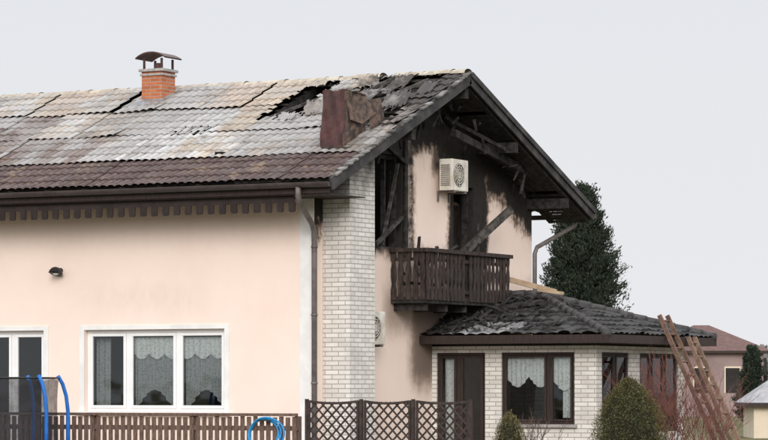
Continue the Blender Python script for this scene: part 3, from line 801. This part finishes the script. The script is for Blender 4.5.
def conifer(x,y,h,rmax,nb=420,leaf=.14,dark=(.020,.030,.022),light=(.060,.075,.050),seed=1,per=6):
    P0=empty('conifer_tree'); rr=random.Random(seed)
    G().tube([(x,y,0),(x,y,h*.5),(x,y,h*.97)],[rmax*.12,rmax*.07,.01],10).done('trunk',M_brown,P0,True)
    Ps=[];Ds=[];Cs=[];lim=G()
    for i in range(nb):
        u=rr.random()**.85; z0=h*(.04+.93*u); ang=rr.uniform(0,2*math.pi)
        prof=(1-u)**.66*(1 if u>.12 else .8+.2*u/.12)
        Lb=rmax*prof*rr.uniform(.62,1.2)+.08
        up=rr.uniform(.5,1.2)
        dirv=Vector((math.cos(ang),math.sin(ang),up)).normalized()
        base=Vector((x,y,z0-.35*Lb)); tip=base+dirv*Lb*1.25
        if i%3==0: lim.tube([base,tip],[.02*rmax,.004],5,False)
        k=int(10+34*Lb/rmax); sh=rr.random()
        for _ in range(k):
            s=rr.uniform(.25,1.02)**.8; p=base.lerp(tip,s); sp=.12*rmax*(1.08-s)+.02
            p=p+Vector((rr.gauss(0,sp),rr.gauss(0,sp),rr.gauss(0,sp*.8)))
            for _ in range(per):
                Ps.append(p+Vector((rr.gauss(0,.045),rr.gauss(0,.045),rr.gauss(0,.05)))); Ds.append(dirv+Vector((0,0,.5)))
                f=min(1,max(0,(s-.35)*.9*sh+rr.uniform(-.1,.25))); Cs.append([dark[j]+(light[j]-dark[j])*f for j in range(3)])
    lim.done('limbs',M_brown,P0)
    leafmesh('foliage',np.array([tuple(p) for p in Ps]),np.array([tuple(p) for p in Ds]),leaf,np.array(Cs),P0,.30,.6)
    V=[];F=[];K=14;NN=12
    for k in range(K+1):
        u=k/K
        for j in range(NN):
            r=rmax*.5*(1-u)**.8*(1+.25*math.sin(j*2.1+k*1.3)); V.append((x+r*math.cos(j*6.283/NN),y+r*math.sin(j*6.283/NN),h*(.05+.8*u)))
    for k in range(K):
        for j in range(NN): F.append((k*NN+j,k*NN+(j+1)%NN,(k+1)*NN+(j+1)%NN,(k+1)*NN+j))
    mesh('dark_core',V,F,M_inner,P0)  # solid dark core added inside the crown to block see-through
conifer(-6.06,24.76,7.0,1.68,640,.105,seed=3)
conifer(-27.9,92.5,3.9,.9,110,.2,seed=5,per=4)

def shrub(name,x,y,h,r,n,leaf,dark,light,seed,point=.75):
    P0=empty(name); rr=np.random.default_rng(seed)
    u=rr.uniform(0,1,n); ang=rr.uniform(0,2*np.pi,n)
    prof=np.sin(np.pi*np.clip(.18+.82*u,0,1))**point
    lob=1+.07*np.sin(ang*5+u*9)+.06*np.sin(ang*9-u*14)+.05*np.sin(ang*17+u*23)
    s=rr.uniform(.72,1.03,n)+rr.normal(0,.03,n); rad=r*prof*lob*s
    Pp=np.stack([x+rad*np.cos(ang),y+rad*np.sin(ang),.05+(h-.05)*u*(1+.02*rr.normal(size=n))],1)
    D=np.stack([np.cos(ang)*.6,np.sin(ang)*.6,np.full(n,.9)],1)
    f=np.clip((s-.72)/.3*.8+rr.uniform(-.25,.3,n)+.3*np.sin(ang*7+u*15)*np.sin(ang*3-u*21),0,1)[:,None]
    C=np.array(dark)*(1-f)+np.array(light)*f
    leafmesh('foliage',Pp,D,leaf,C,P0,.35,.7)
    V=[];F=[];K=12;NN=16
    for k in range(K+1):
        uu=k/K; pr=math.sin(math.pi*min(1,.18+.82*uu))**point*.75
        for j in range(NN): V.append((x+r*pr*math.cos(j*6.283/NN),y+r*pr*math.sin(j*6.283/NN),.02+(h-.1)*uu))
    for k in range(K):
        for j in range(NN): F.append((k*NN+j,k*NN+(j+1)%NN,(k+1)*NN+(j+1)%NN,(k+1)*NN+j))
    mesh('dark_core',V,F,simple('dark_shrub_core',(.02,.022,.01),(.01,.012,.006),6,.95,.5),P0)  # closed dark blob added behind the leaves to fill the shrub
    G().tube([(x,y,0),(x,y,h*.6)],[.05,.02],8).done('stem',M_brown,P0)
shrub('round_evergreen_shrub',6.25,-.40,1.86,.64,26000,.034,(.035,.038,.014),(.17,.15,.065),11,.6)
shrub('small_evergreen_shrub',4.50,-1.34,1.30,.31,9000,.03,(.06,.052,.022),(.25,.21,.10),12,.5)
def bareshrub(x,y,h,n,seed,col,thick=.013):
    P0=empty('bare_shrub'); rr=random.Random(seed); g=G()
    def grow(p,d,l,r,depth):
        pts=[p];q=p.copy();dd=d.copy()
        for i in range(4):
            dd=(dd+Vector((rr.gauss(0,.12),rr.gauss(0,.12),.04))).normalized(); q=q+dd*l/4; pts.append(q.copy())
        g.tube(pts,[r*(1-.16*i) for i in range(5)],4,False)
        if depth<3:
            for k in range(rr.randint(2,4)):
                grow(pts[rr.randint(2,4)],(dd+Vector((rr.gauss(0,.45),rr.gauss(0,.45),rr.uniform(0,.4)))).normalized(),l*.62,r*.6,depth+1)
    for i in range(n):
        a=rr.uniform(0,6.28); grow(Vector((x+rr.gauss(0,.14),y+rr.gauss(0,.14),0)),Vector((math.cos(a)*.3,math.sin(a)*.3,1)).normalized(),h*.5,thick,0)
    g.done('twigs',col,P0)
M_redtw=simple('red_brown_twigs',(.20,.075,.06),(.12,.06,.05),4,.8,.1)
bareshrub(4.35,5.3,2.45,22,21,M_redtw,.014); bareshrub(5.1,5.6,2.1,14,22,M_redtw)
bareshrub(3.2,2.2,1.35,6,23,simple('grey_twigs',(.12,.09,.07),(.07,.05,.04),4,.8,.1))

# ---------------------------------------------------------------- neighbours
TH=R(28.06)
def rotated(name,x,y): 
    e=empty(name); e.location=(x,y,0); e.rotation_euler=(0,0,TH); return e
M_wall2=simple('mauve_render',(.30,.22,.21),(.25,.18,.175),1,.9,.1)
M_wall3=simple('cream_render',(.66,.57,.44),(.58,.5,.38),1,.9,.1)
M_roofb=simple('brown_clay_roof',(.15,.085,.075),(.11,.066,.06),3,.8,.4)
M_roofg=simple('pale_fibre_roof',(.36,.36,.37),(.27,.27,.28),2,.8,.3)
def nhouse(name,x,y,w,d,ez,tz,mw,mr,over=.4,ridge=0.):
    e=rotated(name,x,y)
    box('walls',-w/2,w/2,0,d,0,ez,mw,e)
    a=w/2+over; y0=-over;y1=d+over; rx=ridge/2
    V=[(-a,y0,ez-.1),(a,y0,ez-.1),(a,y1,ez-.1),(-a,y1,ez-.1),(-rx,d/2,tz),(rx,d/2,tz)]
    g=G(); g.add(V,[(0,1,5,4),(1,2,5),(2,3,4,5),(3,0,4)]); g.done('roof',mr,e)
    box('eave',-a,a,y0,y1,ez-.25,ez-.101,M_brown,e)
    g=G()
    xx=-w/2+.8
    while xx<w/2-1.2: g.box(xx,xx+.9,-.02,-.002,ez*.35,ez*.72); xx+=2.0
    g.done('windows',M_dark,e)
    g=G();xx=-w/2+.8
    while xx<w/2-1.2:
        g.box(xx-.08,xx,-.03,-.001,ez*.35,ez*.72); g.box(xx+.9,xx+.98,-.03,-.001,ez*.35,ez*.72); g.box(xx-.08,xx+.98,-.03,-.001,ez*.72,ez*.72+.1); xx+=2.0
    g.done('window_frames',M_wall3,e)
    return e
nhouse('neighbour_house',-48.8,138,7.2,7,4.3,5.9,M_wall2,M_roofb,.5,1.)
nhouse('garden_shed',-11.2,56.2,4.6,3.2,1.35,2.12,M_wall3,M_roofg,.3,3.)
nhouse('neighbour_house',-30,150,12,8,2.6,4.6,M_wall3,M_roofb,.5,7.)
P0=empty('distant_tree_line'); n=26000
ang=rng.uniform(-.35,.35,n); dist=rng.uniform(330,360,n)
hgt=5.0+1.6*np.sin(ang*60)+1.2*np.sin(ang*143+1)+.9*np.sin(ang*331)
zz=hgt*rng.uniform(0,1,n)**.7
ca,sa=math.cos(TH),math.sin(TH)
Xv=dist*np.sin(ang);Zv=dist*np.cos(ang)
Pp=np.stack([27.12+Xv*ca-Zv*sa,-48.21+Xv*sa+Zv*ca,zz],1)
leafmesh('foliage',Pp,np.tile([0,0,1.],(n,1)),1.4,np.clip(rng.normal(.22,.03,(n,1)),.1,.3)*np.array([[1,.98,.95]]),P0,.7,1.)  # pale grey leaf colour paints in the haze of distance

mesh('ground',[(-900,-900,0),(900,-900,0),(900,900,0),(-900,900,0)],[(0,1,2,3)],M_ground)
mesh('paved_terrace',[(-13,-2.6,.004),(3,-2.6,.004),(3,-.03,.004),(-13,-.03,.004)],[(0,1,2,3)],M_concrete)

# ---------------------------------------------------------------- light
el=R(23); sd=Vector((.46,-.89,0)).normalized()
w=bpy.data.worlds.new('World'); scene.world=w; w.use_nodes=True; t=w.node_tree; t.nodes.clear()
out=t.nodes.new('ShaderNodeOutputWorld'); bg=t.nodes.new('ShaderNodeBackground'); t.links.new(bg.outputs[0],out.inputs[0])
sky=t.nodes.new('ShaderNodeTexSky'); sky.sky_type='NISHITA'; sky.sun_disc=False; sky.sun_elevation=el; sky.sun_rotation=math.atan2(sd.x,sd.y); sky.dust_density=6
sc=t.nodes.new('ShaderNodeMix'); sc.data_type='RGBA'; sc.blend_type='MULTIPLY'; sc.inputs[0].default_value=1; t.links.new(sky.outputs[0],sc.inputs[6]); sc.inputs[7].default_value=(.1,.1,.1,1)
tc=t.nodes.new('ShaderNodeTexCoord'); sep=t.nodes.new('ShaderNodeSeparateXYZ'); t.links.new(tc.outputs['Generated'],sep.inputs[0])
ramp=t.nodes.new('ShaderNodeValToRGB'); t.links.new(sep.outputs[2],ramp.inputs[0]); cr=ramp.color_ramp
cr.elements[0].position=0; cr.elements[0].color=(.86,.86,.885,1); cr.elements[1].position=1; cr.elements[1].color=(1.8,1.82,1.9,1)
e=cr.elements.new(.13); e.color=(.80,.82,.86,1); e=cr.elements.new(.4); e.color=(1.25,1.27,1.32,1)
mx=t.nodes.new('ShaderNodeMix'); mx.data_type='RGBA'; mx.inputs[0].default_value=.96; t.links.new(sc.outputs[2],mx.inputs[6]); t.links.new(ramp.outputs[0],mx.inputs[7])
t.links.new(mx.outputs[2],bg.inputs[0]); bg.inputs[1].default_value=1.0
L=bpy.data.lights.new('sun','SUN'); L.energy=2.2; L.angle=R(28); L.color=(1,.965,.92); lo=link(bpy.data.objects.new('sun',L))
dirv=Vector((sd.x*math.cos(el),sd.y*math.cos(el),math.sin(el))); lo.rotation_euler=dirv.to_track_quat('Z','Y').to_euler(); lo.location=(20,-40,30)

# ---------------------------------------------------------------- camera
cam=bpy.data.cameras.new('camera'); co=link(bpy.data.objects.new('camera',cam)); co.location=(27.12,-48.21,1.7); co.rotation_euler=(R(90),0,TH)
cam.lens=3135/768*36; cam.sensor_width=36; cam.shift_y=170/768; cam.clip_end=3000; cam.clip_start=.5
scene.camera=co
scene.view_settings.view_transform='Standard'; scene.view_settings.look='None'; scene.view_settings.exposure=0
